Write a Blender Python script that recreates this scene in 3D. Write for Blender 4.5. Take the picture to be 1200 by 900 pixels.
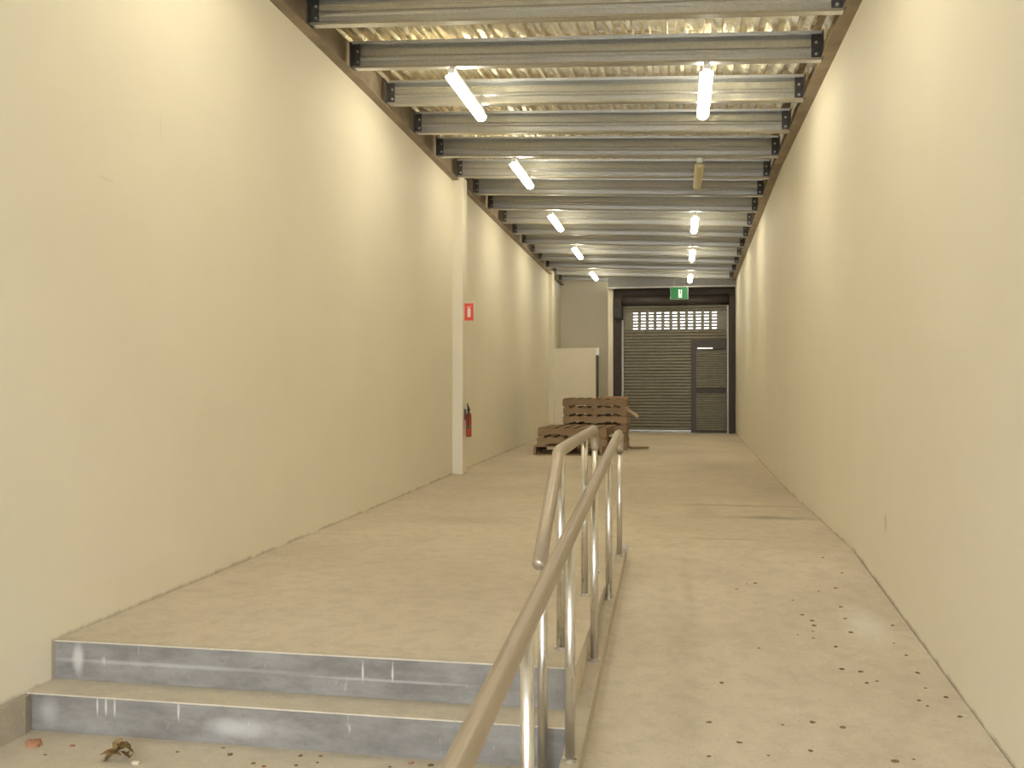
import bpy, bmesh, math, random
from mathutils import Vector, Matrix
random.seed(7)
SC = bpy.context.scene
for o in list(bpy.data.objects): bpy.data.objects.remove(o)
COL = SC.collection

# ------------------------------------------------------------------ camera, world, exposure
EYE = 1.46
cam = bpy.data.cameras.new('camera'); co = bpy.data.objects.new('camera', cam); COL.objects.link(co)
cam.sensor_fit = 'HORIZONTAL'; cam.sensor_width = 36.0; cam.lens = 36.0*1080/1200
cam.clip_start = 0.05; cam.clip_end = 200
co.location = (0, 0, EYE)
co.rotation_euler = (math.radians(90 + 0.157), 0, math.atan(195/1080))
SC.camera = co

w = bpy.data.worlds.new('daylight'); SC.world = w; w.use_nodes = True
bg = w.node_tree.nodes['Background']
bg.inputs['Color'].default_value = (0.83, 0.895, 1.0, 1); bg.inputs['Strength'].default_value = 7.6

SC.view_settings.view_transform = 'Standard'; SC.view_settings.look = 'None'
SC.view_settings.gamma = 1.0; SC.view_settings.use_curve_mapping = False
SC.view_settings.exposure = 0.62
LAMP = 19.5                      # radiance of a lit diffuser
LAMP_COL = (1.0, 0.94, 0.75)

# ------------------------------------------------------------------ materials
def newmat(name):
    m = bpy.data.materials.new(name); m.use_nodes = True
    nt = m.node_tree
    return m, nt, nt.nodes, nt.links, nt.nodes['Principled BSDF']
def pos(nt, scale=(1,1,1)):
    g = nt.nodes.new('ShaderNodeNewGeometry'); mp = nt.nodes.new('ShaderNodeMapping')
    mp.inputs['Scale'].default_value = scale
    nt.links.new(g.outputs['Position'], mp.inputs['Vector']); return mp.outputs['Vector']
def noise(nt, vec, scale, detail=4, rough=.55):
    n = nt.nodes.new('ShaderNodeTexNoise'); n.inputs['Scale'].default_value = scale
    n.inputs['Detail'].default_value = detail; n.inputs['Roughness'].default_value = rough
    nt.links.new(vec, n.inputs['Vector']); return n.outputs['Fac']
def ramp(nt, fac, stops):
    r = nt.nodes.new('ShaderNodeValToRGB'); e = r.color_ramp.elements
    while len(e) < len(stops): e.new(.5)
    for el, (p, c) in zip(e, stops):
        el.position = p; el.color = (c, c, c, 1) if not isinstance(c, tuple) else (*c, 1)
    nt.links.new(fac, r.inputs['Fac']); return r.outputs['Color']
def mix(nt, fac, a, b, mode='MIX'):
    m = nt.nodes.new('ShaderNodeMix'); m.data_type = 'RGBA'; m.blend_type = mode
    for sock, v in ((m.inputs[0], fac), (m.inputs[6], a), (m.inputs[7], b)):
        if hasattr(v, 'links') or hasattr(v, 'is_linked'): nt.links.new(v, sock)
        elif isinstance(v, tuple): sock.default_value = (*v, 1)
        else: sock.default_value = v
    return m.outputs[2]
def math_(nt, op, a, b=None):
    m = nt.nodes.new('ShaderNodeMath'); m.operation = op
    for i, v in enumerate((a, b)):
        if v is None: continue
        if isinstance(v, (int, float)): m.inputs[i].default_value = v
        else: nt.links.new(v, m.inputs[i])
    return m.outputs[0]
def bump(nt, bsdf, h, strength=.2, dist=.01):
    b = nt.nodes.new('ShaderNodeBump'); b.inputs['Strength'].default_value = strength
    b.inputs['Distance'].default_value = dist
    nt.links.new(h, b.inputs['Height']); nt.links.new(b.outputs['Normal'], bsdf.inputs['Normal'])
def spot(nt, center, radii, soft=.5, wob=.35, wscale=4):
    """mask of one stain of its own shape lying at a fixed place"""
    g = nt.nodes.new('ShaderNodeNewGeometry'); mp = nt.nodes.new('ShaderNodeMapping'); mp.vector_type = 'TEXTURE'
    mp.inputs['Location'].default_value = center; mp.inputs['Scale'].default_value = radii
    nt.links.new(g.outputs['Position'], mp.inputs['Vector'])
    ln = nt.nodes.new('ShaderNodeVectorMath'); ln.operation = 'LENGTH'
    nt.links.new(mp.outputs['Vector'], ln.inputs[0])
    n = noise(nt, pos(nt), wscale, 4)
    d = math_(nt, 'ADD', ln.outputs['Value'], math_(nt, 'MULTIPLY', math_(nt, 'SUBTRACT', n, .5), wob*2))
    return ramp(nt, d, [(1-soft, 1.0), (1.0, 0.0)])
def plain(name, col, rough=.5, metal=0.0, var=.12, scale=20, bstr=0):
    m, nt, N, L, b = newmat(name)
    n = noise(nt, pos(nt), scale)
    lo = tuple(c*(1-var) for c in col); hi = tuple(min(1, c*(1+var)) for c in col)
    L.new(ramp(nt, n, [(.3, lo), (.7, hi)]), b.inputs['Base Color'])
    b.inputs['Roughness'].default_value = rough; b.inputs['Metallic'].default_value = metal
    if bstr: bump(nt, b, n, bstr, .004)
    return m

def wall_paint():
    m, nt, N, L, b = newmat('cream_wall_paint')
    n1 = noise(nt, pos(nt), 1.1, 5); n2 = noise(nt, pos(nt, (1, .25, 1)), 2.3, 6)
    c = ramp(nt, n1, [(.3, (.79, .725, .57)), (.7, (.82, .76, .605))])
    c = mix(nt, math_(nt, 'MULTIPLY', ramp(nt, n2, [(.60, 0.), (.72, 1.)]), .06), c, (.60, .50, .36))
    # scuffs of their own shape on the two side walls
    for ce, ra, k in (((1.19, 5.66, .67), (.3, .05, .07), .35), ((-2.73, 4.05, 2.47), (.3, .09, .012), .12),
                      ((-2.73, 4.55, 2.86), (.3, .012, .08), .12)):
        c = mix(nt, math_(nt, 'MULTIPLY', spot(nt, ce, ra, .5, .35, 14), k), c, (.42, .34, .24))
    # grime line along the foot of the walls, following slab and ramp
    s = nt.nodes.new('ShaderNodeSeparateXYZ'); L.new(pos(nt), s.inputs[0])
    t = math_(nt, 'MULTIPLY', math_(nt, 'SUBTRACT', s.outputs['Y'], 2.475), .08)
    t = math_(nt, 'MINIMUM', math_(nt, 'MAXIMUM', t, math_(nt, 'MULTIPLY', math_(nt, 'LESS_THAN', s.outputs['X'], -1.5), math_(nt, 'ADD', math_(nt, 'MULTIPLY', math_(nt, 'GREATER_THAN', s.outputs['Y'], 3.66), .175), .155))), .33)
    h = math_(nt, 'SUBTRACT', s.outputs['Z'], t)
    h = math_(nt, 'SUBTRACT', h, math_(nt, 'MULTIPLY', math_(nt, 'SUBTRACT', noise(nt, pos(nt, (1, 1, .3)), 5, 5, .7), .5), .09))
    c = mix(nt, math_(nt, 'MULTIPLY', ramp(nt, h, [(.0, 1.), (.022, 0.)]), .6), c, (.33, .26, .17))
    L.new(c, b.inputs['Base Color'])
    b.inputs['Roughness'].default_value = .62
    nb = noise(nt, pos(nt), 60, 3)
    nb2 = noise(nt, pos(nt), 7, 3)
    bump(nt, b, math_(nt, 'ADD', nb, math_(nt, 'MULTIPLY', nb2, 2.0)), .10, .006)
    return m
def concrete(name, lo, hi, marks=True, dust=None):
    m, nt, N, L, b = newmat(name)
    n1 = noise(nt, pos(nt), .9, 6, .6); n2 = noise(nt, pos(nt), 9, 6, .65); n3 = noise(nt, pos(nt), 70, 3)
    c = ramp(nt, n1, [(.32, lo), (.68, hi)])
    c = mix(nt, math_(nt, 'MULTIPLY', ramp(nt, n2, [(.38, 1.), (.54, 0.)]), .24), c, tuple(x*.66 for x in lo))
    c = mix(nt, math_(nt, 'MULTIPLY', ramp(nt, n3, [(.34, 1.), (.43, 0.)]), .28), c, tuple(x*.7 for x in lo))
    n4 = noise(nt, pos(nt), 26, 4, .7)
    c = mix(nt, math_(nt, 'MULTIPLY', ramp(nt, n4, [(.58, 0.), (.70, 1.)]), .25), c, tuple(min(1, x*1.25) for x in hi))
    if dust:
        c = mix(nt, math_(nt, 'MULTIPLY', ramp(nt, noise(nt, pos(nt, (1, 1, 3)), 5, 5), [(.45, 0.), (.65, 1.)]), .5), c, dust)
    if marks:
        # white powder spilled on the ramp, dark tyre scrub bands on the slab
        c = mix(nt, math_(nt, 'MULTIPLY', spot(nt, (.96, 5.1, .25), (.14, .38, 1), .8, .3, 5), .6), c, (.78, .74, .66))
        for ce, ra, k in (((.75, 8.2, .33), (.62, .16, 1), .6), ((.55, 9.0, .33), (.8, .12, 1), .35),
                          ((.2, 8.6, .33), (.18, .7, 1), .2), ((.3, 7.0, .33), (.5, .06, 1), .25), ((-1.8, 7.6, .33), (.9, .3, 1), .14),
                          ((.5, 13.5, .33), (.8, 1.2, 1), .22)):
            c = mix(nt, math_(nt, 'MULTIPLY', spot(nt, ce, ra, .85, .5, 3), k), c, (.19, .145, .085))
    L.new(c, b.inputs['Base Color']); b.inputs['Roughness'].default_value = .85
    bump(nt, b, math_(nt, 'ADD', n2, math_(nt, 'MULTIPLY', n3, .5)), .25, .006)
    return m
def riser_mat():
    m, nt, N, L, b = newmat('grey_riser_concrete')
    n1 = noise(nt, pos(nt, (1, 1, 2.5)), 4, 6, .65); n2 = noise(nt, pos(nt, (1, 1, .25)), 26, 4); n3 = noise(nt, pos(nt), 60)
    c = ramp(nt, n1, [(.3, (.165, .150, .132)), (.7, (.315, .295, .265))])
    c = mix(nt, math_(nt, 'MULTIPLY', ramp(nt, n2, [(.66, 0.), (.72, 1.)]), .55), c, (.62, .58, .5))
    c = mix(nt, math_(nt, 'MULTIPLY', ramp(nt, n3, [(.3, 1.), (.42, 0.)]), .4), c, (.16, .15, .14))
    for ce, ra, k in (((-1.78, 3.5, .07), (.16, .3, .05), .6), ((-2.62, 3.69, .25), (.035, .3, .09), .7),
                      ((-2.2, 3.69, .245), (.8, .3, .012), .30), ((-1.2, 3.69, .235), (.5, .3, .008), .35),
                      ((-2.63, 3.5, .08), (.05, .3, .09), .35)):
        c = mix(nt, math_(nt, 'MULTIPLY', spot(nt, ce, ra, .7, .4, 9), k), c, (.60, .58, .54))
    for x in (-2.40, -2.36, -2.32, -2.03, -1.3, -1.17):
        zz, yy = (.12, 3.5) if x < -1.9 else (.27, 3.69)
        c = mix(nt, math_(nt, 'MULTIPLY', spot(nt, (x, yy, zz), (.006, .3, .05), .6, .5, 20), .55), c, (.8, .77, .72))
    L.new(c, b.inputs['Base Color']); b.inputs['Roughness'].default_value = .8
    bump(nt, b, n1, .3, .008); return m
def galv():
    m, nt, N, L, b = newmat('galvanised_steel')
    v = nt.nodes.new('ShaderNodeTexVoronoi'); v.inputs['Scale'].default_value = 45
    L.new(pos(nt), v.inputs['Vector'])
    r0 = nt.nodes.new('ShaderNodeMapping'); r0.inputs['Rotation'].default_value = (0, -math.atan(.0442), 0)   # along the sloping purlins
    L.new(pos(nt), r0.inputs['Vector'])
    r1 = nt.nodes.new('ShaderNodeMapping'); r1.inputs['Scale'].default_value = (.0006, 1, 1); L.new(r0.outputs['Vector'], r1.inputs['Vector'])
    n = noise(nt, r1.outputs['Vector'], 60, 3)
    c = ramp(nt, v.outputs['Distance'], [(.1, (.60, .61, .61)), (.8, (.68, .69, .68))])
    c = mix(nt, math_(nt, 'MULTIPLY', ramp(nt, n, [(.5, 0.), (.7, 1.)]), .35), c, (.42, .43, .44))  # lengthwise streaks imitate glossy reflection lines in the base colour
    L.new(c, b.inputs['Base Color']); b.inputs['Metallic'].default_value = .9
    L.new(ramp(nt, n, [(.3, .26), (.7, .40)]), b.inputs['Roughness'])
    return m
def foil():
    m, nt, N, L, b = newmat('foil_roof_lining')
    n = noise(nt, pos(nt, (1, .5, 1)), 16, 5); n2 = noise(nt, pos(nt), 3, 3)
    L.new(ramp(nt, n2, [(.3, (.66, .56, .36)), (.7, (.78, .69, .47))]), b.inputs['Base Color'])
    b.inputs['Metallic'].default_value = .8; b.inputs['Roughness'].default_value = .2
    bump(nt, b, n, .7, .02); return m
def steel(name, col, rough, metal=1.0, stretch=(1,1,1)):
    m, nt, N, L, b = newmat(name)
    n = noise(nt, pos(nt, stretch), 40, 4)
    L.new(ramp(nt, n, [(.3, tuple(c*.85 for c in col)), (.7, col)]), b.inputs['Base Color'])
    L.new(ramp(nt, n, [(.3, rough*.8), (.7, rough*1.2)]), b.inputs['Roughness'])
    b.inputs['Metallic'].default_value = metal; return m
def wood(name, lo, hi):
    m, nt, N, L, b = newmat(name)
    oi = nt.nodes.new('ShaderNodeObjectInfo')
    n = noise(nt, pos(nt, (1.2, 9, 9)), 5, 6, .6)
    c = ramp(nt, n, [(.3, lo), (.7, hi)])
    c = mix(nt, .55, c, ramp(nt, oi.outputs['Random'], [(0, (.17, .11, .06)), (.45, (.29, .195, .105)), (.8, (.40, .275, .16)), (1, (.33, .16, .09))]))
    L.new(c, b.inputs['Base Color']); b.inputs['Roughness'].default_value = .8
    bump(nt, b, n, .3, .004); return m
def emit(name, col, strength, body=(.8,.8,.8)):
    m, nt, N, L, b = newmat(name)
    b.inputs['Base Color'].default_value = (*body, 1)
    b.inputs['Emission Color'].default_value = (*col, 1); b.inputs['Emission Strength'].default_value = strength
    return m

M = dict(
    wall=wall_paint(),
    floor=concrete('dusty_slab_concrete', (.575, .495, .375), (.695, .61, .475)),
    tread=concrete('dusty_tread_concrete', (.54, .475, .365), (.64, .575, .455), False),
    kerb=concrete('kerb_concrete', (.44, .38, .28), (.56, .49, .37), False),
    footing=concrete('footing_concrete', (.40, .35, .27), (.50, .44, .345), False),
    riser=riser_mat(), galv=galv(), foil=foil(),
    ledger=plain('brown_ledger_steel', (.27, .21, .145), .55, .1, .25, 5),
    cleat=plain('dark_cleat_steel', (.11, .105, .10), .5, .6, .2, 30),
    bolt=plain('zinc_bolt', (.75, .75, .72), .3, .9, .05),
    post=steel('brushed_stainless', (.76, .735, .69), .30, 1.0, (1, 1, .1)),
    rail=steel('dusty_stainless_rail', (.50, .425, .33), .42, .6, (1, .15, 1)),
    white=plain('white_enamel', (.85, .84, .80), .4, 0, .03),
    lit=emit('lit_diffuser', LAMP_COL, LAMP),
    unlit=plain('yellowed_unlit_diffuser', (.60, .54, .33), .45, 0, .06),
    door=plain('grey_brown_slat_steel', (.23, .21, .165), .5, .3, .10, 9),
    frame=plain('dark_door_frame_steel', (.085, .072, .066), .5, .3, .15),
    column=plain('dark_brown_column_steel', (.055, .038, .026), .55, .2, .2),
    guide=plain('pale_guide_steel', (.48, .46, .42), .45, .5, .1),
    beam=plain('grey_beam_paint', (.25, .24, .22), .5, .3, .1),
    black=plain('black_plastic', (.03, .03, .03), .5),
    red=plain('red_enamel', (.42, .05, .025), .35, 0, .06),
    signred=plain('red_sign_face', (.72, .07, .03), .45, 0, .03),
    paper=plain('label_white', (.86, .84, .76), .5, 0, .03),
    green=emit('green_exit_face', (.02, .34, .08), .07, (.010, .16, .04)),
    exitwhite=emit('exit_white', (.75, 1.0, .70), .8),
    wood=wood('pallet_timber', (.20, .13, .075), (.46, .32, .19)),
    pale=wood('pale_timber', (.40, .30, .17), (.62, .48, .30)),
    leaf=plain('dry_leaf_brown', (.40, .275, .12), .8, 0, .35, 60),
    crumb=plain('dark_brown_crumb', (.20, .13, .07), .9, 0, .4, 60),
    rubble=plain('pale_rubble', (.55, .47, .36), .9, 0, .2, 60),
    rust=plain('rusty_brick_crumb', (.34, .17, .09), .9, 0, .3, 60),
    ground=plain('outside_paving', (.42, .41, .39), .9, 0, .1, 3),
)

# ------------------------------------------------------------------ helpers
def link(name, bm, mat, parent=None, smooth=False, loc=None):
    me = bpy.data.meshes.new(name)
    bmesh.ops.recalc_face_normals(bm, faces=bm.faces)
    bm.to_mesh(me); bm.free()
    for mm in (mat if isinstance(mat, (list, tuple)) else [mat]): me.materials.append(mm)
    if smooth:
        for p in me.polygons: p.use_smooth = True
    o = bpy.data.objects.new(name, me); COL.objects.link(o)
    if parent is not None:
        o.parent = parent
        if loc is None: o.location = [-v for v in abs_loc(parent)]     # mesh is written in world space
        else: o.location = loc
    elif loc is not None: o.location = loc
    return o
def abs_loc(o):
    v = Vector(o.location)
    while o.parent: o = o.parent; v = v + Vector(o.location)
    return v
def tag(o, label=None, cat=None, group=None, kind=None):
    for k, v in (('label', label), ('category', cat), ('group', group), ('kind', kind)):
        if v: o[k] = v
    return o
def empty(name, loc, label, cat, group=None):
    o = bpy.data.objects.new(name, None); o.empty_display_size = .2; COL.objects.link(o); o.location = loc
    return tag(o, label, cat, group)
def box(bm, x0, x1, y0, y1, z0, z1, bev=0):
    r = bmesh.ops.create_cube(bm, size=1)
    for v in r['verts']:
        v.co = Vector(((x0+x1)/2+v.co.x*(x1-x0), (y0+y1)/2+v.co.y*(y1-y0), (z0+z1)/2+v.co.z*(z1-z0)))
    if bev:
        es = {e for v in r['verts'] for e in v.link_edges}
        bmesh.ops.bevel(bm, geom=list(es), offset=bev, segments=2, affect='EDGES', profile=.5)
    return r
def bxm(*a, bev=0):
    bm = bmesh.new(); box(bm, *a, bev=bev); return bm
def cyl(bm, p0, p1, r0, r1=None, n=16):
    p0, p1 = Vector(p0), Vector(p1); d = p1-p0
    q = d.to_track_quat('Z', 'Y').to_matrix().to_4x4()
    bmesh.ops.create_cone(bm, cap_ends=True, segments=n, radius1=r0, radius2=r0 if r1 is None else r1, depth=d.length,
                          matrix=Matrix.Translation((p0+p1)/2) @ q)
def tube(bm, pts, r, n=16, cap_round=False):
    pts = [Vector(p) for p in pts]; rings = []
    up = Vector((1, 0, 0))
    seq = [(p, r) for p in pts]
    for i, (p, rr) in enumerate(seq):
        t = (seq[min(i+1, len(seq)-1)][0]-seq[max(i-1, 0)][0]).normalized()
        a = up if abs(up.dot(t)) < .95 else Vector((0, 0, 1))
        u = (a-t*a.dot(t)).normalized(); v = t.cross(u)
        rings.append([bm.verts.new(p+(u*math.cos(k*2*math.pi/n)+v*math.sin(k*2*math.pi/n))*rr) for k in range(n)])
    for a, b in zip(rings, rings[1:]):
        for k in range(n): bm.faces.new((a[k], a[(k+1) % n], b[(k+1) % n], b[k]))
    for ring, p, q in ((rings[0], pts[0], pts[1]), (rings[-1], pts[-1], pts[-2])):
        if cap_round:
            d = (p-q).normalized(); prev = ring
            for f, s in ((.5, .85), (.85, .5)):
                nr = [bm.verts.new(p+d*r*f*.7+(x.co-p)*s) for x in ring]
                for k in range(n): bm.faces.new((prev[k], prev[(k+1) % n], nr[(k+1) % n], nr[k]))
                prev = nr
            bm.faces.new(prev)
        else: bm.faces.new(ring)
def arc(p, a, b, c, n=6):
    """quadratic corner through control point"""
    a, b, c = Vector(a), Vector(b), Vector(c)
    return [a*(1-t)**2+b*2*t*(1-t)+c*t*t for t in (i/n for i in range(n+1))]
def prism_xy(bm, poly, z0, z1):
    lo = [bm.verts.new((x, y, z0)) for x, y in poly]; hi = [bm.verts.new((x, y, z1)) for x, y in poly]
    n = len(poly)
    bm.faces.new(lo[::-1]); bm.faces.new(hi)
    for i in range(n): bm.faces.new((lo[i], lo[(i+1) % n], hi[(i+1) % n], hi[i]))
def sheet_profile(path, t):
    """2D polyline -> closed outline of thickness t"""
    P = [Vector((a, b)) for a, b in path]; A, B = [], []
    for i, p in enumerate(P):
        d1 = (P[i]-P[i-1]).normalized() if i else (P[1]-P[0]).normalized()
        d2 = (P[i+1]-P[i]).normalized() if i < len(P)-1 else d1
        n = (Vector((-d1.y, d1.x))+Vector((-d2.y, d2.x))).normalized()
        k = t/2/max(.5, n.dot(Vector((-d1.y, d1.x))))
        A.append(p+n*k); B.append(p-n*k)
    return A, B
def extr_x(bm, path, t, xa, xb, y, zf):
    A, B = sheet_profile(path, t); n = len(A)
    def ring(x, Q): return [bm.verts.new((x, y+q.x, zf(x)+q.y)) for q in Q]
    a0, b0, a1, b1 = ring(xa, A), ring(xa, B), ring(xb, A), ring(xb, B)
    for i in range(n-1):
        bm.faces.new((a0[i], a0[i+1], a1[i+1], a1[i])); bm.faces.new((b0[i+1], b0[i], b1[i], b1[i+1]))
        bm.faces.new((a0[i+1], a0[i], b0[i], b0[i+1])); bm.faces.new((a1[i], a1[i+1], b1[i+1], b1[i]))
    for i in (0, n-1): bm.faces.new((a0[i], a1[i], b1[i], b0[i]) if i else (a1[i], a0[i], b0[i], b1[i]))
def lerp_path(P, y):
    for (y0, x0), (y1, x1) in zip(P, P[1:]):
        if y <= y1: return x0+(x1-x0)*(y-y0)/(y1-y0)
    return P[-1][1]

# ------------------------------------------------------------------ measures
LEFT = [(-4, -2.70), (3.7, -2.735), (8, -2.785), (11.6, -2.86), (18.2, -2.965), (24.2, -3.045)]
RIGHT = [(-4, 1.19), (6, 1.185), (11, 1.17), (17.4, 1.265), (24.2, 1.375)]
xl = lambda y: lerp_path(LEFT, y)
xr = lambda y: lerp_path(RIGHT, y)
SLAB = .33
Y_ST1, Y_ST2 = 3.69, 3.50
RT, RS = 6.6, 1/12.5                       # ramp top, ramp slope
rz = lambda y: max(0.0, min(SLAB, SLAB-(RT-y)*RS))
RB = RT-SLAB/RS                            # ramp foot
KX0, KX1 = -.410, -.345                    # kerb
pz = lambda x: 4.14-.0442*(x+2.75)         # underside of the purlins (roof falls to the right)
ledL = lambda y: 4.11; ledR = lambda y: 3.985
BACK = 22.6

# ------------------------------------------------------------------ setting
def floor_prism(name, poly, z0, z1, mat, parent=None):
    bm = bmesh.new(); prism_xy(bm, poly, z0, z1); return link(name, bm, mat, parent)
ys = [3.69, 8, 11.6, 18.2, 22.6]
fl = floor_prism('floor', [(xl(3.69)-.02, 3.69), (KX0, 3.69), (KX0, RT), (xr(RT)+.02, RT), (xr(11)+.02, 11), (xr(17.4)+.02, 17.4), (xr(23.0)+.02, 23.0),
                           (-1.6, 23.0), (-1.6, 24.1), (xl(24.1)-.02, 24.1), (xl(18.2)-.02, 18.2), (xl(11.6)-.02, 11.6), (xl(8)-.02, 8)], -.15, SLAB, M['floor'])
tag(fl, 'dusty tan concrete floor slab running back to the roller door', kind='structure')
lf = floor_prism('lower_floor', [(xl(-4)-.02, -4), (xr(-4)+.02, -4), (xr(0)+.02, RB-.01), (xl(3.69)-.02, RB-.01)], -.15, 0, M['tread'], fl)
lf2 = floor_prism('lower_floor', [(xl(3.6)-.02, RB-.01), (KX0, RB-.01), (KX0, Y_ST2), (xl(3.6)-.02, Y_ST2)], -.15, 0, M['tread'], fl)

def side_wall(name, P, sgn, label):
    bm = bmesh.new(); th = .2
    inner = [(x, y) for y, x in P]; outer = [(x+sgn*th, y) for y, x in P][::-1]
    prism_xy(bm, inner+outer, -.1, 4.55)
    return tag(link(name, bm, M['wall'], None), label, kind='structure')
wl = side_wall('wall_left', LEFT, -1, 'long cream painted wall on the left')
wr = side_wall('wall_right', RIGHT, 1, 'long cream painted wall on the right')
# pilasters and concrete footing of the left wall
link('pilaster', bxm(xl(11.6)-.05, -2.722, 11.52, 11.76, SLAB-.01, 4.15, bev=.004), M['wall'], wl)
link('pilaster', bxm(xl(21.7)-.05, -2.925, 21.55, 21.9, SLAB-.01, 4.20, bev=.004), M['wall'], wl)
bm = bmesh.new()
prism_xy(bm, [(xl(-4)-.02, -4), (xl(-4)+.035, -4), (xl(3.4)+.035, 3.45), (xl(3.5)+.02, 3.5), (xl(3.5)-.02, 3.5)], -.05, .155)
link('footing', bm, M['footing'], wl)
# back wall: cream panel on the left, dark head over the door
wb = tag(link('wall_back', bxm(-3.3, -1.70, 24.0, 24.2, -.1, 4.5), M['wall']), 'cream back wall beside the roller door', kind='structure')
link('return_wall', bxm(-1.70, -1.575, BACK+.06, 24.2, -.1, 3.96, bev=.004), M['wall'], wb)
link('door_head', bxm(-1.575, xr(23)+.1, BACK+.28, BACK+.34, 3.62, 4.5), M['column'], wb)
# low partition
wp = tag(link('wall_partition', bxm(xl(21.9)+.0, -1.925, 21.9, 22.02, SLAB, 2.375, bev=.004), M['wall']), 'low cream partition wall behind the pallets', kind='structure')
link('edge_channel', bxm(-1.925, -1.875, 21.88, 22.04, SLAB, 2.34, bev=.004), M['frame'], wp)
link('edge_white_piece', bxm(-1.935, -1.845, 21.87, 22.05, 2.20, 2.385, bev=.006), M['white'], wp)  # white block around the upper end of the channel
# front wall with the open shopfront behind the photographer
wf = tag(link('wall_front', bxm(-2.9, 1.39, -4.15, -4.0, 3.75, 4.55), M['wall']), 'cream wall above the open shopfront', kind='structure')

# ceiling: foil lining between purlins
ce = bpy.data.objects.new('ceiling', None); COL.objects.link(ce); ce.location = (0, 9, 4.3)
tag(ce, 'foil lined skillion roof on galvanised purlins', kind='structure')
PUR = [-3.5, -2.5, -1.5, -.5, .5, 1.5, 2.5, 3.5, 4.5, 5.5, 6.51, 7.45, 8.46, 9.47, 10.47, 11.53, 12.6, 13.7, 14.9, 16.0, 17.1, 18.3, 19.4, 20.6, 22.0, 23.2]
bm = bmesh.new()
prof = [(0, 0), (.03, 0), (.045, .028), (.095, .028), (.11, 0)]
xs = []
x = -3.2
while x < 1.6:
    for a, b in prof[:-1]: xs.append((x+a, b))
    x += .14
ysamp = []
for a, b in zip([-4.1]+PUR, PUR+[24.2]):
    ysamp += [(a+(b-a)*t, s) for t, s in ((0, 0), (.25, .014), (.5, .02), (.75, .014))]
rows = []
for y, s in ysamp:
    rows.append([bm.verts.new((x+random.uniform(-.004, .004), y, pz(x)+.252+h-s+random.uniform(-.004, .004))) for x, h in xs])
for a, b in zip(rows, rows[1:]):
    for i in range(len(a)-1): bm.faces.new((a[i], a[i+1], b[i+1], b[i]))
link('roof_lining', bm, M['foil'], ce)
link('roof_deck', (lambda b: (box(b, -3.4, 1.7, -4.3, 24.3, 4.62, 4.68), b)[1])(bmesh.new()), M['galv'], ce)

CP = [(-.062, .020), (-.066, .001), (0, .001), (0, .085), (-.009, .098), (-.009, .112), (0, .125), (0, .226), (-.066, .226), (-.062, .205)]
def purlin(y, dz=0):
    xa, xb = xl(y)+.075, xr(y)-.095
    zf = lambda x: pz(x)+dz
    bm = bmesh.new(); extr_x(bm, CP, .003, xa, xb, y, zf)
    p = link('purlin', bm, M['galv'], ce)
    for x0, s in ((xa, 1), (xb, -1)):
        bm = bmesh.new()
        z = zf(x0)
        box(bm, min(x0-.012*s, x0+.07*s), max(x0-.012*s, x0+.055*s), y-.012, y-.004, z+.01, z+.22)
        box(bm, min(x0-.012*s, x0-.004*s), max(x0-.012*s, x0-.004*s), y-.09, y-.004, z+.01, z+.22)
        link('cleat', bm, M['cleat'], p)
        for dzb in (.065, .155):
            bm = bmesh.new(); cyl(bm, (x0+.035*s, y-.022, z+dzb), (x0+.035*s, y-.011, z+dzb), .012, n=6)
            link('bolt', bm, M['bolt'], p)
    return p
for y in PUR: purlin(y)

# ledgers along both walls, the brown trim under the roof
def ledger(name, xf, sgn, zf, wdt, label):
    bm = bmesh.new(); prev = None
    Y = [-4, 3.7, 8, 11, 14.5, 18, 22.58, 23.99]
    q = []
    for y in Y:
        x = xf(y); z = zf(y)
        q.append([bm.verts.new(v) for v in ((x-sgn*.01, y, z), (x+sgn*wdt, y, z), (x+sgn*wdt, y, z+.012), (x+sgn*.012, y, z+.012),
                                            (x+sgn*.012, y, z+.30), (x-sgn*.01, y, z+.30))])
    for a, b in zip(q, q[1:]):
        for i in range(6): bm.faces.new((a[i], a[(i+1) % 6], b[(i+1) % 6], b[i]))
    bm.faces.new(q[0]); bm.faces.new(q[-1])
    return tag(link(name, bm, M['ledger']), label, kind='structure')
ledger('trim_1', xl, 1, ledL, .085, 'brown steel ledger along the top of the left wall')
ledger('trim_2', xr, -1, ledR, .10, 'brown steel ledger along the top of the right wall')

# ------------------------------------------------------------------ steps, ramp, kerb
st = empty('concrete_steps', (-1.6, 3.6, 0), 'grey concrete steps with dusty treads up to the slab, left of the ramp', 'steps')
xa, xb = xl(3.6)-.005, KX0
bm = bmesh.new(); box(bm, xa, xb, Y_ST1-.004, Y_ST1+.0, .155, SLAB-.005); link('riser', bm, M['riser'], st)
link('riser', bxm(xa, xb, Y_ST2, Y_ST2+.02, -.02, .154), M['riser'], st)
link('tread', bxm(xa, xb, Y_ST2-.006, Y_ST1-.004, .153, .160, bev=.002), M['tread'], st)
link('tread_nosing', bxm(xa, xb, Y_ST1-.010, Y_ST1+.03, SLAB-.005, SLAB+.002, bev=.002), M['tread'], st)
link('core', bxm(xa, xb, Y_ST2+.02, Y_ST1-.004, -.1, .146), M['riser'], st)

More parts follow.
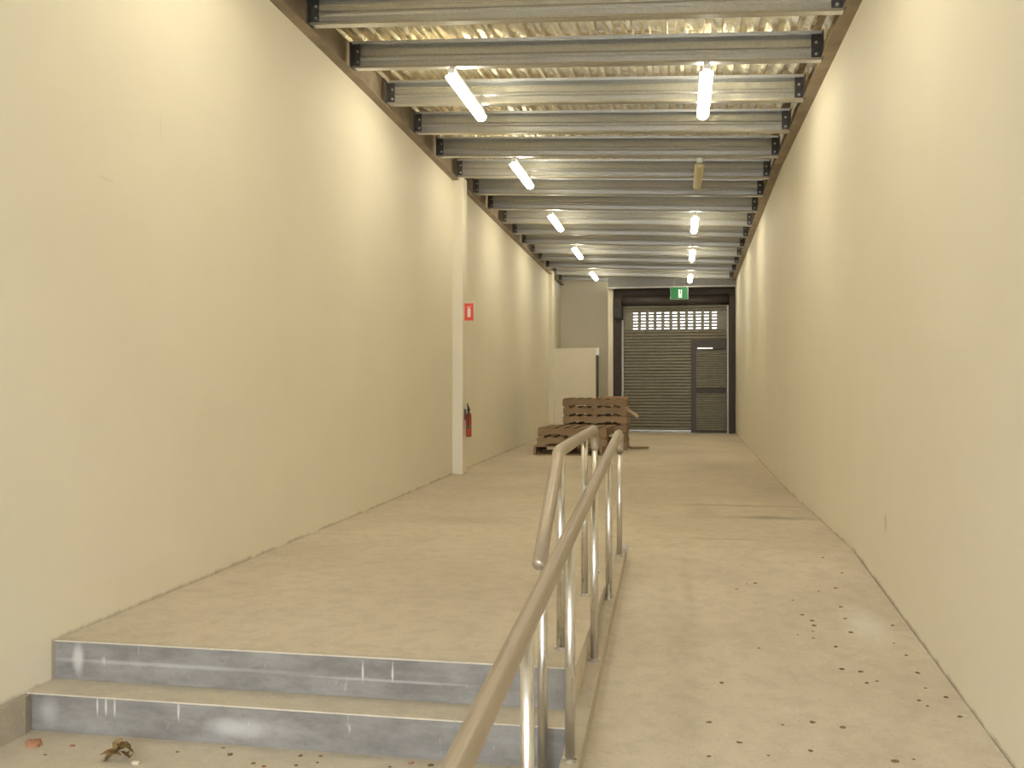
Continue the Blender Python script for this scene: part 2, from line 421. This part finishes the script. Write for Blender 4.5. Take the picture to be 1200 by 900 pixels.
rp = empty('concrete_ramp', (.4, 4.4, 0), 'dusty concrete access ramp between the handrail kerb and the right wall', 'ramp')
bm = bmesh.new()
q0 = [bm.verts.new(v) for v in ((KX1, RB, -.15), (xr(RB)-.002, RB, -.15), (xr(RB)-.002, RB, 0), (KX1, RB, 0))]
q1 = [bm.verts.new(v) for v in ((KX1, RT, -.15), (xr(RT)-.004, RT, -.15), (xr(RT)-.004, RT, SLAB), (KX1, RT, SLAB))]
bm.faces.new(q0); bm.faces.new(q1)
for i in range(4): bm.faces.new((q0[i], q0[(i+1) % 4], q1[(i+1) % 4], q1[i]))
link('ramp_slab', bm, M['floor'], rp)
KH = .075
kz = lambda y: SLAB-(RT-y)*RS+KH
bm = bmesh.new()
k0, k1 = RB-.3, 6.2
q0 = [bm.verts.new(v) for v in ((KX0, k0, -.1), (KX1, k0, -.1), (KX1, k0, max(kz(k0), KH)), (KX0, k0, max(kz(k0), KH)))]
qm = [bm.verts.new(v) for v in ((KX0, RB, -.1), (KX1, RB, -.1), (KX1, RB, KH), (KX0, RB, KH))]
q1 = [bm.verts.new(v) for v in ((KX0, k1, -.1), (KX1, k1, -.1), (KX1, k1, kz(k1)), (KX0, k1, kz(k1)))]
bm.faces.new(q0); bm.faces.new(q1)
for a, b in ((q0, qm), (qm, q1)):
    for i in range(4): bm.faces.new((a[i], a[(i+1) % 4], b[(i+1) % 4], b[i]))
tag(link('kerb', bm, M['kerb']), 'low concrete kerb along the left edge of the ramp carrying the handrail posts', 'kerb')

# ------------------------------------------------------------------ handrails
RAILX, STX = -.378, -.5
nz = lambda y: EYE-.657+(y-1.592)*.0813           # centre line of the ramp rail
def post(parent, x, y, zb, zt, r=.0185):
    bm = bmesh.new(); cyl(bm, (x, y, zb), (x, y, zt), r, n=16)
    p = link('post', bm, M['post'], parent, True)
    for f in p.data.polygons:
        if abs(f.normal.z) > .9: f.use_smooth = False
    bm = bmesh.new(); cyl(bm, (x, y, zb-.002), (x, y, zb+.010), .027, n=16)
    link('base_flange', bm, M['post'], p)
    return p
hr = empty('ramp_handrail', (RAILX, 4.2, .2), 'long stainless steel handrail with a dusty tube, sloping up along the ramp kerb', 'handrail')
bm = bmesh.new()
R_ = .0270
pts = [(RAILX, 1.30, nz(1.3)-.16)] + arc(0, (RAILX, 1.30, nz(1.3)-.10), (RAILX, 1.30, nz(1.3)), (RAILX, 1.40, nz(1.4)))
pts += [(RAILX, y, nz(y)) for y in (2, 3, 4, 5, 5.8)]
pts += arc(0, (RAILX, 5.93, nz(5.93)), (RAILX, 6.03, nz(6.03)), (RAILX, 6.03, nz(6.03)-.10)) + [(RAILX, 6.03, nz(6.03)-.13)]
tube(bm, pts, R_, 18); link('top_rail', bm, M['rail'], hr, True)
for y in (2.31, 3.25, 4.2, 5.1): post(hr, RAILX, y, kz(y), nz(y)-.015)
post(hr, RAILX, 1.30, 0.0, nz(1.3)-.14)
post(hr, RAILX, 6.03, kz(6.03), nz(6.03)-.11)
sr = empty('stair_handrail', (STX, 4.4, SLAB), 'short stainless steel handrail bent down over the steps, left of the ramp rail', 'handrail')
bm = bmesh.new()
a, b, c = (STX, 3.33, EYE-.648), (STX, 3.885, EYE-.275), (STX, 5.60, EYE-.258)
pts = [a] + [Vector(a).lerp(Vector(b), t) for t in (.4, .8)] + arc(0, Vector(a).lerp(Vector(b), .93), b, Vector(b).lerp(Vector(c), .035), 4)
pts += [Vector(b).lerp(Vector(c), t) for t in (.3, .6)]
pts += arc(0, (STX, 5.52, EYE-.258), (STX, 5.61, EYE-.258), (STX, 5.61, EYE-.345)) + [(STX, 5.61, EYE-.37)]
tube(bm, pts, R_, 18, True); link('top_rail', bm, M['rail'], sr, True)
post(sr, STX, 3.415, 0.0, EYE-.61)
post(sr, STX, 3.95, SLAB, EYE-.285); post(sr, STX, 4.98, SLAB, EYE-.28); post(sr, STX, 5.61, SLAB, EYE-.35)

# ------------------------------------------------------------------ fluorescent batten lights
def batten(y0, y1, x, lit, label, group=None):
    yc = (y0+y1)/2; z = pz(x)
    t = empty('batten_light', (x, yc, z), label, 'light', group)
    L2 = .60
    bm = bmesh.new(); box(bm, -.028, .028, -L2, L2, -.062, -.014, bev=.005); link('body', bm, M['white'], t, loc=(0, 0, 0))
    bm = bmesh.new(); n = 10
    rings = []
    for yy, s in ((-L2-.004, .55), (-L2+.006, .85), (-L2+.02, 1), (L2-.02, 1), (L2-.006, .85), (L2+.004, .55)):
        rings.append([bm.verts.new((math.cos(a)*.052*s, yy, -.066-.012+(-math.sin(a))*.046*s)) for a in [math.pi*k/n for k in range(n+1)]])
    for a, b in zip(rings, rings[1:]):
        for i in range(n): bm.faces.new((a[i], a[i+1], b[i+1], b[i]))
        bm.faces.new((a[0], b[0], b[-1], a[-1]))
    bm.faces.new(rings[0]); bm.faces.new(rings[-1])
    link('diffuser', bm, M['lit' if lit else 'unlit'], t, True, loc=(0, 0, 0))
    for s in (-1, 1):
        yy = s*.5
        bm = bmesh.new(); box(bm, -.02, .02, yy-.02, yy+.02, -.016, .004); link('bracket', bm, M['bolt'], t, loc=(0, 0, 0))
    return t
ROWY = [(7.37, 8.57), (10.42, 11.62), (13.72, 14.92), (17.05, 18.25), (20.78, 21.98)]
ordn = ['nearest', 'second nearest', 'third nearest', 'fourth nearest', 'farthest']
G = 'fluorescent battens under the purlins'
for i, (a, b) in enumerate(ROWY):
    batten(a, b, -1.84-.022*i, True, f'lit white fluorescent batten under the purlins, {ordn[i]} in the left row', G)
    lab = ('unlit yellowed fluorescent batten between the lit ones of the right row' if i == 1 else
           f'lit white fluorescent batten under the purlins, {ordn[i]} in the right row')
    batten(a, b, .22+.012*i, i != 1, lab, G)
for i, y0 in enumerate((4.0,)):
    for x, side in ((-1.80, 'left'), (.21, 'right')):
        batten(y0, y0+1.2, x, True, f'lit fluorescent batten out of view above the top edge, before the {side} row', G)

# ------------------------------------------------------------------ roller door
dr = bpy.data.objects.new('door_1', None); COL.objects.link(dr); dr.location = (-.1, 22.85, SLAB)
tag(dr, 'grey steel roller door with a wicket door and a band of slots at the far end', kind='structure')
CX0, CX1, CY = -1.335, 1.165, 22.84
WX0, WX1, WZ = .30, 1.165, SLAB+2.19               # wicket door
PT = .0765
ZT = 3.46                                          # top of the curtain
nsl = int((ZT-SLAB-.06)/PT)
def slat_mesh(x0, x1, pitch, depth=.02):
    bm = bmesh.new(); n = 5
    A = [bm.verts.new((x0, -depth*math.sin(math.pi*k/n), pitch*.94*k/n)) for k in range(n+1)]
    B = [bm.verts.new((x1, -depth*math.sin(math.pi*k/n), pitch*.94*k/n)) for k in range(n+1)]
    for i in range(n): bm.faces.new((A[i], B[i], B[i+1], A[i+1]))
    A2 = [bm.verts.new((x0, .006, 0)), bm.verts.new((x0, .006, pitch))]; B2 = [bm.verts.new((x1, .006, 0)), bm.verts.new((x1, .006, pitch))]
    bm.faces.new((A2[0], A2[1], B2[1], B2[0]))
    bm.faces.new((A[0], B[0], B2[0], A2[0])); bm.faces.new((A[-1], A2[1], B2[1], B[-1]))
    return bm
def slotted_mesh(x0, x1, pitch, slots):
    bm = bmesh.new(); h = pitch
    box(bm, x0, x1, -.012, .006, 0, h*.36); box(bm, x0, x1, -.012, .006, h*.68, h*.999)
    cur = x0
    for a, b in slots+[(x1, x1)]:
        if a > cur: box(bm, cur, a, -.012, .006, h*.36, h*.68)
        cur = b
    return bm
S0, S1 = -1.13, .955
cell = (S1-S0)/11
slots = [(S0+cell*i+cell*.22, S0+cell*i+cell*.78) for i in range(11)]
full = short = slotm = None
SLOT_TOP = EYE+1.925
first_slot = None
for k in range(nsl+1):
    z = SLAB+.06+k*PT
    if z+PT > ZT+.02: break
    zrel = z-EYE
    if 1.415 <= zrel+PT*.5 <= 1.415+6*PT:
        if slotm is None: slotm = slotted_mesh(CX0, CX1, PT, slots); o = link('slotted_slat', slotm, M['door'], dr); slotme = o.data
        else: o = bpy.data.objects.new('slotted_slat', slotme); COL.objects.link(o); o.parent = dr
    elif z > WZ-.01:
        if full is None: full = 1; o = link('slat', slat_mesh(CX0, CX1, PT), M['door'], dr); fullme = o.data
        else: o = bpy.data.objects.new('slat', fullme); COL.objects.link(o); o.parent = dr
    else:
        if short is None: short = 1; o = link('slat', slat_mesh(CX0, WX0, PT), M['door'], dr); shortme = o.data
        else: o = bpy.data.objects.new('slat', shortme); COL.objects.link(o); o.parent = dr
    o.location = Vector((0, CY, z))-Vector(dr.location)
link('bottom_rail', bxm(CX0, WX0, CY-.03, CY+.02, SLAB+.005, SLAB+.058, bev=.004), M['guide'], dr)
wd = link('wicket_door', (lambda b: (box(b, WX0, WX0+.12, CY-.035, CY+.02, SLAB, WZ), box(b, WX1-.035, WX1, CY-.035, CY+.02, SLAB, WZ),
          box(b, WX0, WX1, CY-.034, CY+.019, WZ-.01, WZ+.075), box(b, WX0+.11, WX1-.03, CY+.004, CY+.014, SLAB+.03, WZ-.05), box(b, WX0+.12, WX1-.035, CY-.035, CY+.02, WZ-.15, WZ), box(b, WX0+.12, WX1-.035, CY-.035, CY+.02, SLAB+.985, SLAB+1.07),
          box(b, WX0+.12, WX1-.035, CY-.035, CY+.02, SLAB+.0, SLAB+.06), b)[-1])(bmesh.new()), M['frame'], dr)
P2 = .0575; me2 = None
z = SLAB+.06
while z+P2 < WZ-.14:
    if not (SLAB+.985-P2 < z < SLAB+1.06):
        if me2 is None: o = link('slat', slat_mesh(WX0+.12, WX1-.035, P2, .016), M['door'], wd); me2 = o.data
        else: o = bpy.data.objects.new('slat', me2); COL.objects.link(o); o.parent = wd
        o.location = Vector((0, CY-.01, z))-abs_loc(wd)
    z += P2
link('pale_strip', bxm(WX0+.15, WX0+.52, CY-.06, CY-.03, WZ-.155, WZ-.115, bev=.004), M['bolt'], wd)  # pale strip just below the wicket head
for x0, x1, zt in ((-1.375, -1.325, 3.09), (1.150, 1.195, 3.42)):
    link('guide', bxm(x0, x1, CY-.07, CY+.03, SLAB, zt, bev=.004), M['guide'], dr)
link('column', bxm(-1.572, -1.378, BACK+.08, BACK+.28, SLAB, 3.62, bev=.004), M['column'], dr)
link('column', bxm(1.20, xr(22.7)-.005, BACK+.08, BACK+.28, SLAB, 3.62, bev=.004), M['column'], dr)
for x0, x1 in ((-1.6, -1.325), (1.15, 1.40)):
    link('side_plate', bxm(x0, x1, CY+.035, CY+.055, SLAB, 3.7), M['column'], dr)
bm = bmesh.new(); cyl(bm, (-1.36, CY+.0, 3.57), (1.2, CY+.0, 3.57), .13, n=20); link('drum', bm, M['frame'], dr, True)
link('header_beam', bxm(-1.69, xr(22.4)-.01, BACK-.2, BACK-.0, 3.835, 3.865), M['guide'], dr)
link('header_web', bxm(-1.69, xr(22.4)-.01, BACK-.11, BACK-.10, 3.865, 4.22), M['beam'], dr)
bm = bmesh.new(); box(bm, -1.55, -1.36, CY-.26, CY-.06, 3.12, 3.42, bev=.02); cyl(bm, (-1.45, CY-.16, 3.02), (-1.45, CY-.16, 3.13), .05)
link('motor_box', bm, M['black'], dr)
link('threshold', bxm(-1.55, 1.3, 22.7, 23.0, SLAB-.02, SLAB+.006), M['guide'], dr)

# ------------------------------------------------------------------ exit sign
ex = empty('exit_sign', (.02, 22.3, 3.68), 'green illuminated exit sign hung above the roller door', 'sign')
link('housing', bxm(-.19, .23, 22.30, 22.37, 3.535, 3.835, bev=.006), M['white'], ex)
link('face', bxm(-.18, .22, 22.288, 22.302, 3.545, 3.825), M['green'], ex)
def flat(bm, poly, y, t=.004):
    a = [bm.verts.new((x, y, z)) for x, z in poly]; b = [bm.verts.new((x, y-t, z)) for x, z in poly]
    bm.faces.new(a); bm.faces.new(b[::-1])
    for i in range(len(a)): bm.faces.new((a[i], a[(i+1) % len(a)], b[(i+1) % len(a)], b[i]))
bm = bmesh.new()
cx, cz = .04, 3.66
ring = lambda r0, r1, s=20: [(cx+math.cos(2*math.pi*k/s)*r0, cz+math.sin(2*math.pi*k/s)*r1) for k in range(s)]
flat(bm, [(.005, 3.58), (.08, 3.58), (.08, 3.765), (.005, 3.765)], 22.288)
link('doorway_symbol', bm, M['exitwhite'], ex)
bm = bmesh.new()
def rod(p, q, wdt):
    p, q = Vector(p), Vector(q); n = Vector((-(q-p).y, (q-p).x)).normalized()*wdt/2
    flat(bm, [tuple(p+n), tuple(q+n), tuple(q-n), tuple(p-n)], 22.284)
flat(bm, [(.052+math.cos(2*math.pi*k/10)*.016, 3.752+math.sin(2*math.pi*k/10)*.016) for k in range(10)], 22.284)
rod((.048, 3.735), (.042, 3.665), .026); rod((.042, 3.67), (.068, 3.63), .014); rod((.068, 3.63), (.062, 3.59), .013)
rod((.042, 3.67), (.03, 3.625), .014); rod((.03, 3.625), (.008, 3.605), .013); rod((.048, 3.725), (.075, 3.695), .012); rod((.048, 3.725), (.02, 3.70), .012)
link('running_figure', bm, M['green'], ex)
for x in (-.1, .14):
    bm = bmesh.new(); cyl(bm, (x, 22.335, 3.83), (x, 22.335, 4.10), .008, n=8); link('hanger', bm, M['guide'], ex)

# ------------------------------------------------------------------ extinguisher and its sign on the pilaster
es = empty('extinguisher_sign', (-2.722, 11.6, 2.42), 'small red sign with a white extinguisher symbol projecting from the left pilaster', 'sign')
link('plate', bxm(-2.722, -2.592, 11.60, 11.606, 2.305, 2.54, bev=.001), M['paper'], es)
link('red_face', bxm(-2.717, -2.598, 11.597, 11.601, 2.311, 2.534), M['signred'], es)
def flat2(bm, poly, y, t=.003): flat(bm, poly, y, t)
bm = bmesh.new(); sx = -2.657
flat2(bm, [(sx-.020, 2.355), (sx+.020, 2.355), (sx+.020, 2.45), (sx+.012, 2.468), (sx-.012, 2.468), (sx-.020, 2.45)], 11.597)
flat2(bm, [(sx-.008, 2.470), (sx+.008, 2.470), (sx+.008, 2.485), (sx-.008, 2.485)], 11.597)
flat2(bm, [(sx-.03, 2.478), (sx-.009, 2.484), (sx-.009, 2.492), (sx-.034, 2.484)], 11.597)
flat2(bm, [(sx+.009, 2.484), (sx+.030, 2.494), (sx+.030, 2.502), (sx+.009, 2.492)], 11.597)
link('extinguisher_symbol', bm, M['paper'], es)
link('mounting_flange', bxm(-2.724, -2.719, 11.585, 11.64, 2.305, 2.54), M['paper'], es)

fx, fy, fz = -2.668, 11.63, .81
fe = empty('fire_extinguisher', (fx, fy, fz), 'slim red fire extinguisher with a black hose hung on the left pilaster', 'extinguisher')
def lathe(prof, n=20):
    bm = bmesh.new(); rings = []
    for r, z in prof: rings.append([bm.verts.new((fx+r*math.cos(2*math.pi*k/n), fy+r*math.sin(2*math.pi*k/n), z)) for k in range(n)])
    for a, b in zip(rings, rings[1:]):
        for k in range(n): bm.faces.new((a[k], a[(k+1) % n], b[(k+1) % n], b[k]))
    bm.faces.new(rings[0]); bm.faces.new(rings[-1]); return bm
link('cylinder', lathe([(.030, fz), (.036, fz+.008), (.037, fz+.02), (.037, fz+.25), (.034, fz+.28), (.026, fz+.305), (.016, fz+.315)]), M['red'], fe, True)
link('label_band', lathe([(.0378, fz+.11), (.0378, fz+.15)]), M['ledger'], fe, True)
bm = bmesh.new(); cyl(bm, (fx, fy, fz+.312), (fx, fy, fz+.35), .014); box(bm, fx-.016, fx+.016, fy-.018, fy+.018, fz+.345, fz+.365)
link('valve', bm, M['black'], fe)
bm = bmesh.new(); box(bm, fx-.008, fx+.008, fy-.08, fy+.015, fz+.385, fz+.395); box(bm, fx-.008, fx+.008, fy-.075, fy+.015, fz+.36, fz+.368)
box(bm, fx-.006, fx+.006, fy+.006, fy+.018, fz+.36, fz+.39); link('lever', bm, M['black'], fe)
bm = bmesh.new(); tube(bm, arc(0, (fx, fy-.018, fz+.355), (fx-.02, fy-.05, fz+.52), (fx+.01, fy-.062, fz+.33), 8)+[(fx+.012, fy-.060, fz+.12)], .008, 8)
link('hose', bm, M['black'], fe, True)
bm = bmesh.new(); box(bm, -2.722, -2.71, fy-.03, fy+.03, fz+.22, fz+.36); box(bm, -2.722, fx, fy-.006, fy+.006, fz+.335, fz+.345)
link('wall_bracket', bm, M['cleat'], fe)

# ------------------------------------------------------------------ pallets
PW, PD, PH = 1.14, 1.14, .152
def bearer_bm(notch=.042):
    bm = bmesh.new()
    prof = [(-PW/2, .018), (-PW*.36, .018), (-PW*.33, notch), (-PW*.15, notch), (-PW*.12, .018), (PW*.12, .018), (PW*.15, notch), (PW*.33, notch),
            (PW*.36, .018), (PW/2, .018), (PW/2, .132), (-PW/2, .132)]
    a = [bm.verts.new((x, -.02, z)) for x, z in prof]; b = [bm.verts.new((x, .02, z)) for x, z in prof]
    bm.faces.new(a); bm.faces.new(b[::-1])
    for i in range(len(a)): bm.faces.new((a[i], a[(i+1) % len(a)], b[(i+1) % len(a)], b[i]))
    return bm
def make_pallet(label, group):
    t = empty('timber_pallet', (0, 0, 0), label, 'pallet', group)
    for y in (-PD/2+.025, 0, PD/2-.025):
        link('bearer', bearer_bm(.02 if y == 0 else .042), M['wood'], t, loc=(0, y, 0))
    for i in range(7):
        x = -PW/2+.06+i*(PW-.12)/6
        link('deck_board', bxm(-.048, .048, -PD/2, PD/2, 0, .02, bev=.002), M['wood'], t, loc=(x+random.uniform(-.01, .01), random.uniform(-.012, .012), .132))
    for x in (-PW/2+.06, 0, PW/2-.06):
        link('base_board', bxm(-.05, .05, -PD/2, PD/2, 0, .018), M['wood'], t, loc=(x, 0, 0))
    return t
proto = None
def pallet(x, y, z, rot, label, group):
    global proto
    if proto is None: t = proto = make_pallet(label, group)
    else:
        t = proto.copy(); COL.objects.link(t)
        for ch in proto.children:
            c = ch.copy(); COL.objects.link(c); c.parent = t
        tag(t, label, 'pallet', group)
    t.location = (x, y, z); t.rotation_euler = (0, 0, math.radians(rot)); return t
g1, g2 = 'pallets in the low front stack', 'pallets in the tall back stack'
pallet(-1.78, 15.6, SLAB, 89, 'brown timber pallet at the bottom of the low front stack', g1)
pallet(-1.74, 15.58, SLAB+.153, 2, 'brown timber pallet in the middle of the low front stack', g1)
pallet(-1.70, 15.62, SLAB+.306, -2, 'brown timber pallet on top of the low front stack', g1)
lv = ['lowest', 'second lowest', 'third', 'third from the top', 'second from the top', 'topmost']
for i in range(6):
    x, y, r = (-1.48, 17.05, 90) if i == 0 else (-1.49, 17.06, 91) if i == 1 else (-1.50+random.uniform(-.03, .03), 17.05+random.uniform(-.03, .03), random.uniform(-2.5, 2.5))
    lab = {2: 'brown timber pallet third from the floor in the tall back stack'}.get(i, f'brown timber pallet, {lv[i]} in the tall back stack')
    p = pallet(x, y, SLAB+.153*i, r, lab, g2)
    if i == 4:
        b = tag(link('broken_board', bxm(-.16, .16, -.045, .045, -.011, .011, bev=.002), M['pale'], p, loc=(.63, -.42, .06)), 'pale broken end of a board sticking out to the right')
        b.rotation_euler = (math.radians(25), math.radians(32), math.radians(-12))
def board(x, y, z, l, wdt, th, rz_, ry, mat, label, name='loose_board'):
    bm = bmesh.new(); box(bm, -l/2, l/2, -wdt/2, wdt/2, 0, th, bev=.003)
    o = link(name, bm, mat); o.location = (x, y, z); o.rotation_euler = (0, math.radians(ry), math.radians(rz_))
    return tag(o, label, 'board')
zt = SLAB+.153*6
board(-1.14, 16.62, zt, .52, .10, .035, 4, 0, M['pale'], 'pale loose board lying on the front edge of the tall pallet stack')
board(-1.22, 16.95, zt, .50, .11, .025, 82, 0, M['wood'], 'brown loose board lying across the top of the tall pallet stack')
board(-.70, 16.80, SLAB+.012, .34, .10, .03, 20, 0, M['wood'], 'short reddish board on the floor right of the tall pallet stack')

# ------------------------------------------------------------------ litter
def lump(name, x, y, z, s, mat, label, cat, group=None, seed=0, flat_=.5):
    rnd = random.Random(seed); bm = bmesh.new()
    bmesh.ops.create_icosphere(bm, subdivisions=1, radius=1)
    for v in bm.verts:
        v.co *= rnd.uniform(.65, 1.25)
        v.co = Vector((v.co.x*s[0], v.co.y*s[1], max(-.35, v.co.z)*s[2]))
    mz = min(v.co.z for v in bm.verts)
    for v in bm.verts: v.co.z -= mz
    o = link(name, bm, mat); o.location = (x, y, z); return tag(o, label, cat, group)
def leaf_bm(l, wdt, rnd):
    bm = bmesh.new(); rows = []
    for i in range(5):
        t = i/4; ww = wdt*math.sin(math.pi*min(.96, max(.06, t)))**.8
        z = .25*l*math.sin(t*2.4)*.6
        rows.append([bm.verts.new(((t-.5)*l, s*ww, z+abs(s)*ww*.7)) for s in (-1, 0, 1)])
    for a, b in zip(rows, rows[1:]):
        for k in range(2): bm.faces.new((a[k], a[k+1], b[k+1], b[k]))
    bmesh.ops.solidify(bm, geom=list(bm.faces), thickness=.003)
    return bm
lc = empty('dry_leaf_clump', (-2.15, 3.28, 0), 'curled clump of dry brown leaves on the lower floor before the steps', 'leaves')
rnd = random.Random(3)
for i, (dx, dy, dz, rx, ry, rz_, l) in enumerate(((-.02, 0, .012, 10, -25, 30, .10), (.03, .01, .015, -20, 15, 120, .09), (0, .02, .03, 30, 40, 75, .09),
                                                  (-.035, -.01, .014, 5, 5, 190, .08), (.045, -.005, .01, 0, -10, 300, .07), (-.01, .015, .045, 50, -60, 10, .07))):
    o = link('leaf', leaf_bm(l, .022, rnd), M['leaf'], lc, loc=(dx, dy, dz)); o.rotation_euler = [math.radians(v) for v in (rx, ry, rz_)]
lump('rubble_piece', -2.068, 3.255, 0, (.018, .014, .012), M['rubble'], 'pale rubble chip right beside the dry leaf clump', 'rubble', None, 5)
lump('rubble_piece', -2.58, 3.345, 0, (.042, .028, .024), M['rust'], 'rusty brown rubble lump by the left wall footing', 'rubble', None, 11)

RC = [(0.41,5.76),(0.34,5.64),(0.46,5.78),(0.64,5.47),(0.66,5.21),(0.7,5.12),(0.7,5.04),(0.68,4.95),(0.76,4.74),(0.88,5.18),(0.87,4.96),(1.01,6.07),(0.95,6.43),(0.81,5.66),(0.92,5.74),(0.89,5.38),(0.67,4.85),(0.82,4.43),(1.05,4.83),(1.07,4.67),(1.07,4.45),(1.06,4.28),(1.0,4.14),(1.02,4.09),(1.12,4.0),(1.12,4.19),(0.87,4.33),(0.82,4.3),(0.19,4.21),(0.12,3.8),(0.53,3.86),(0.41,3.82),(0.49,3.61),(0.33,3.55),(0.11,3.51),(0.74,4.45),(0.64,3.83),(0.23,3.64),(0.78,3.57),(0.85,3.6),(0.39,4.67),(0.6,4.89),(1.1,5.1)]
LC = [(-2.42,3.37),(-2.47,3.27),(-1.97,3.39),(-1.81,3.46),(-1.75,3.4),(-1.62,3.34),(-1.57,3.32),(-1.45,3.35),(-1.38,3.39),(-1.39,3.45),(-1.47,3.44),(-1.09,3.4),(-1.02,3.45),(-0.94,3.44)]
for i, (x, y) in enumerate(RC):
    s = random.uniform(.006, .013)
    lump('crumb', x, y, rz(y)-.001, (s*1.2, s*.9, s*.45), M['crumb'], 'small dark brown crumb of dirt on the dusty ramp', 'dirt', 'dirt crumbs scattered on the ramp', i+20)
for i, (x, y) in enumerate(LC):
    s = random.uniform(.006, .012)
    lump('crumb', x, y, -.001, (s*1.3, s, s*.5), M['rust' if i % 3 == 0 else 'crumb'], 'tiny crumb of rubble on the lower floor at the foot of the steps', 'dirt', 'rubble crumbs at the foot of the steps', i+90)

# ------------------------------------------------------------------ outside ground that the daylight bounces off
tag(floor_prism('pavement', [(-12, -20), (12, -20), (12, -4), (-12, -4)], -.3, -.02, M['ground']), 'grey pavement outside the open shopfront', kind='structure')
tag(floor_prism('rear_yard', [(-12, 23.0), (12, 23.0), (12, 40), (-12, 40)], 0, SLAB-.02, M['ground']), 'grey yard behind the roller door', kind='structure')
tag(link('added_sky_screen', bxm(-12, 12, 34, 34.3, 0, 9), M['paper']), 'unseen pale screen added behind the roller door to block the sky', kind='structure')  # added and unseen: keeps the bright sky out of the door slots
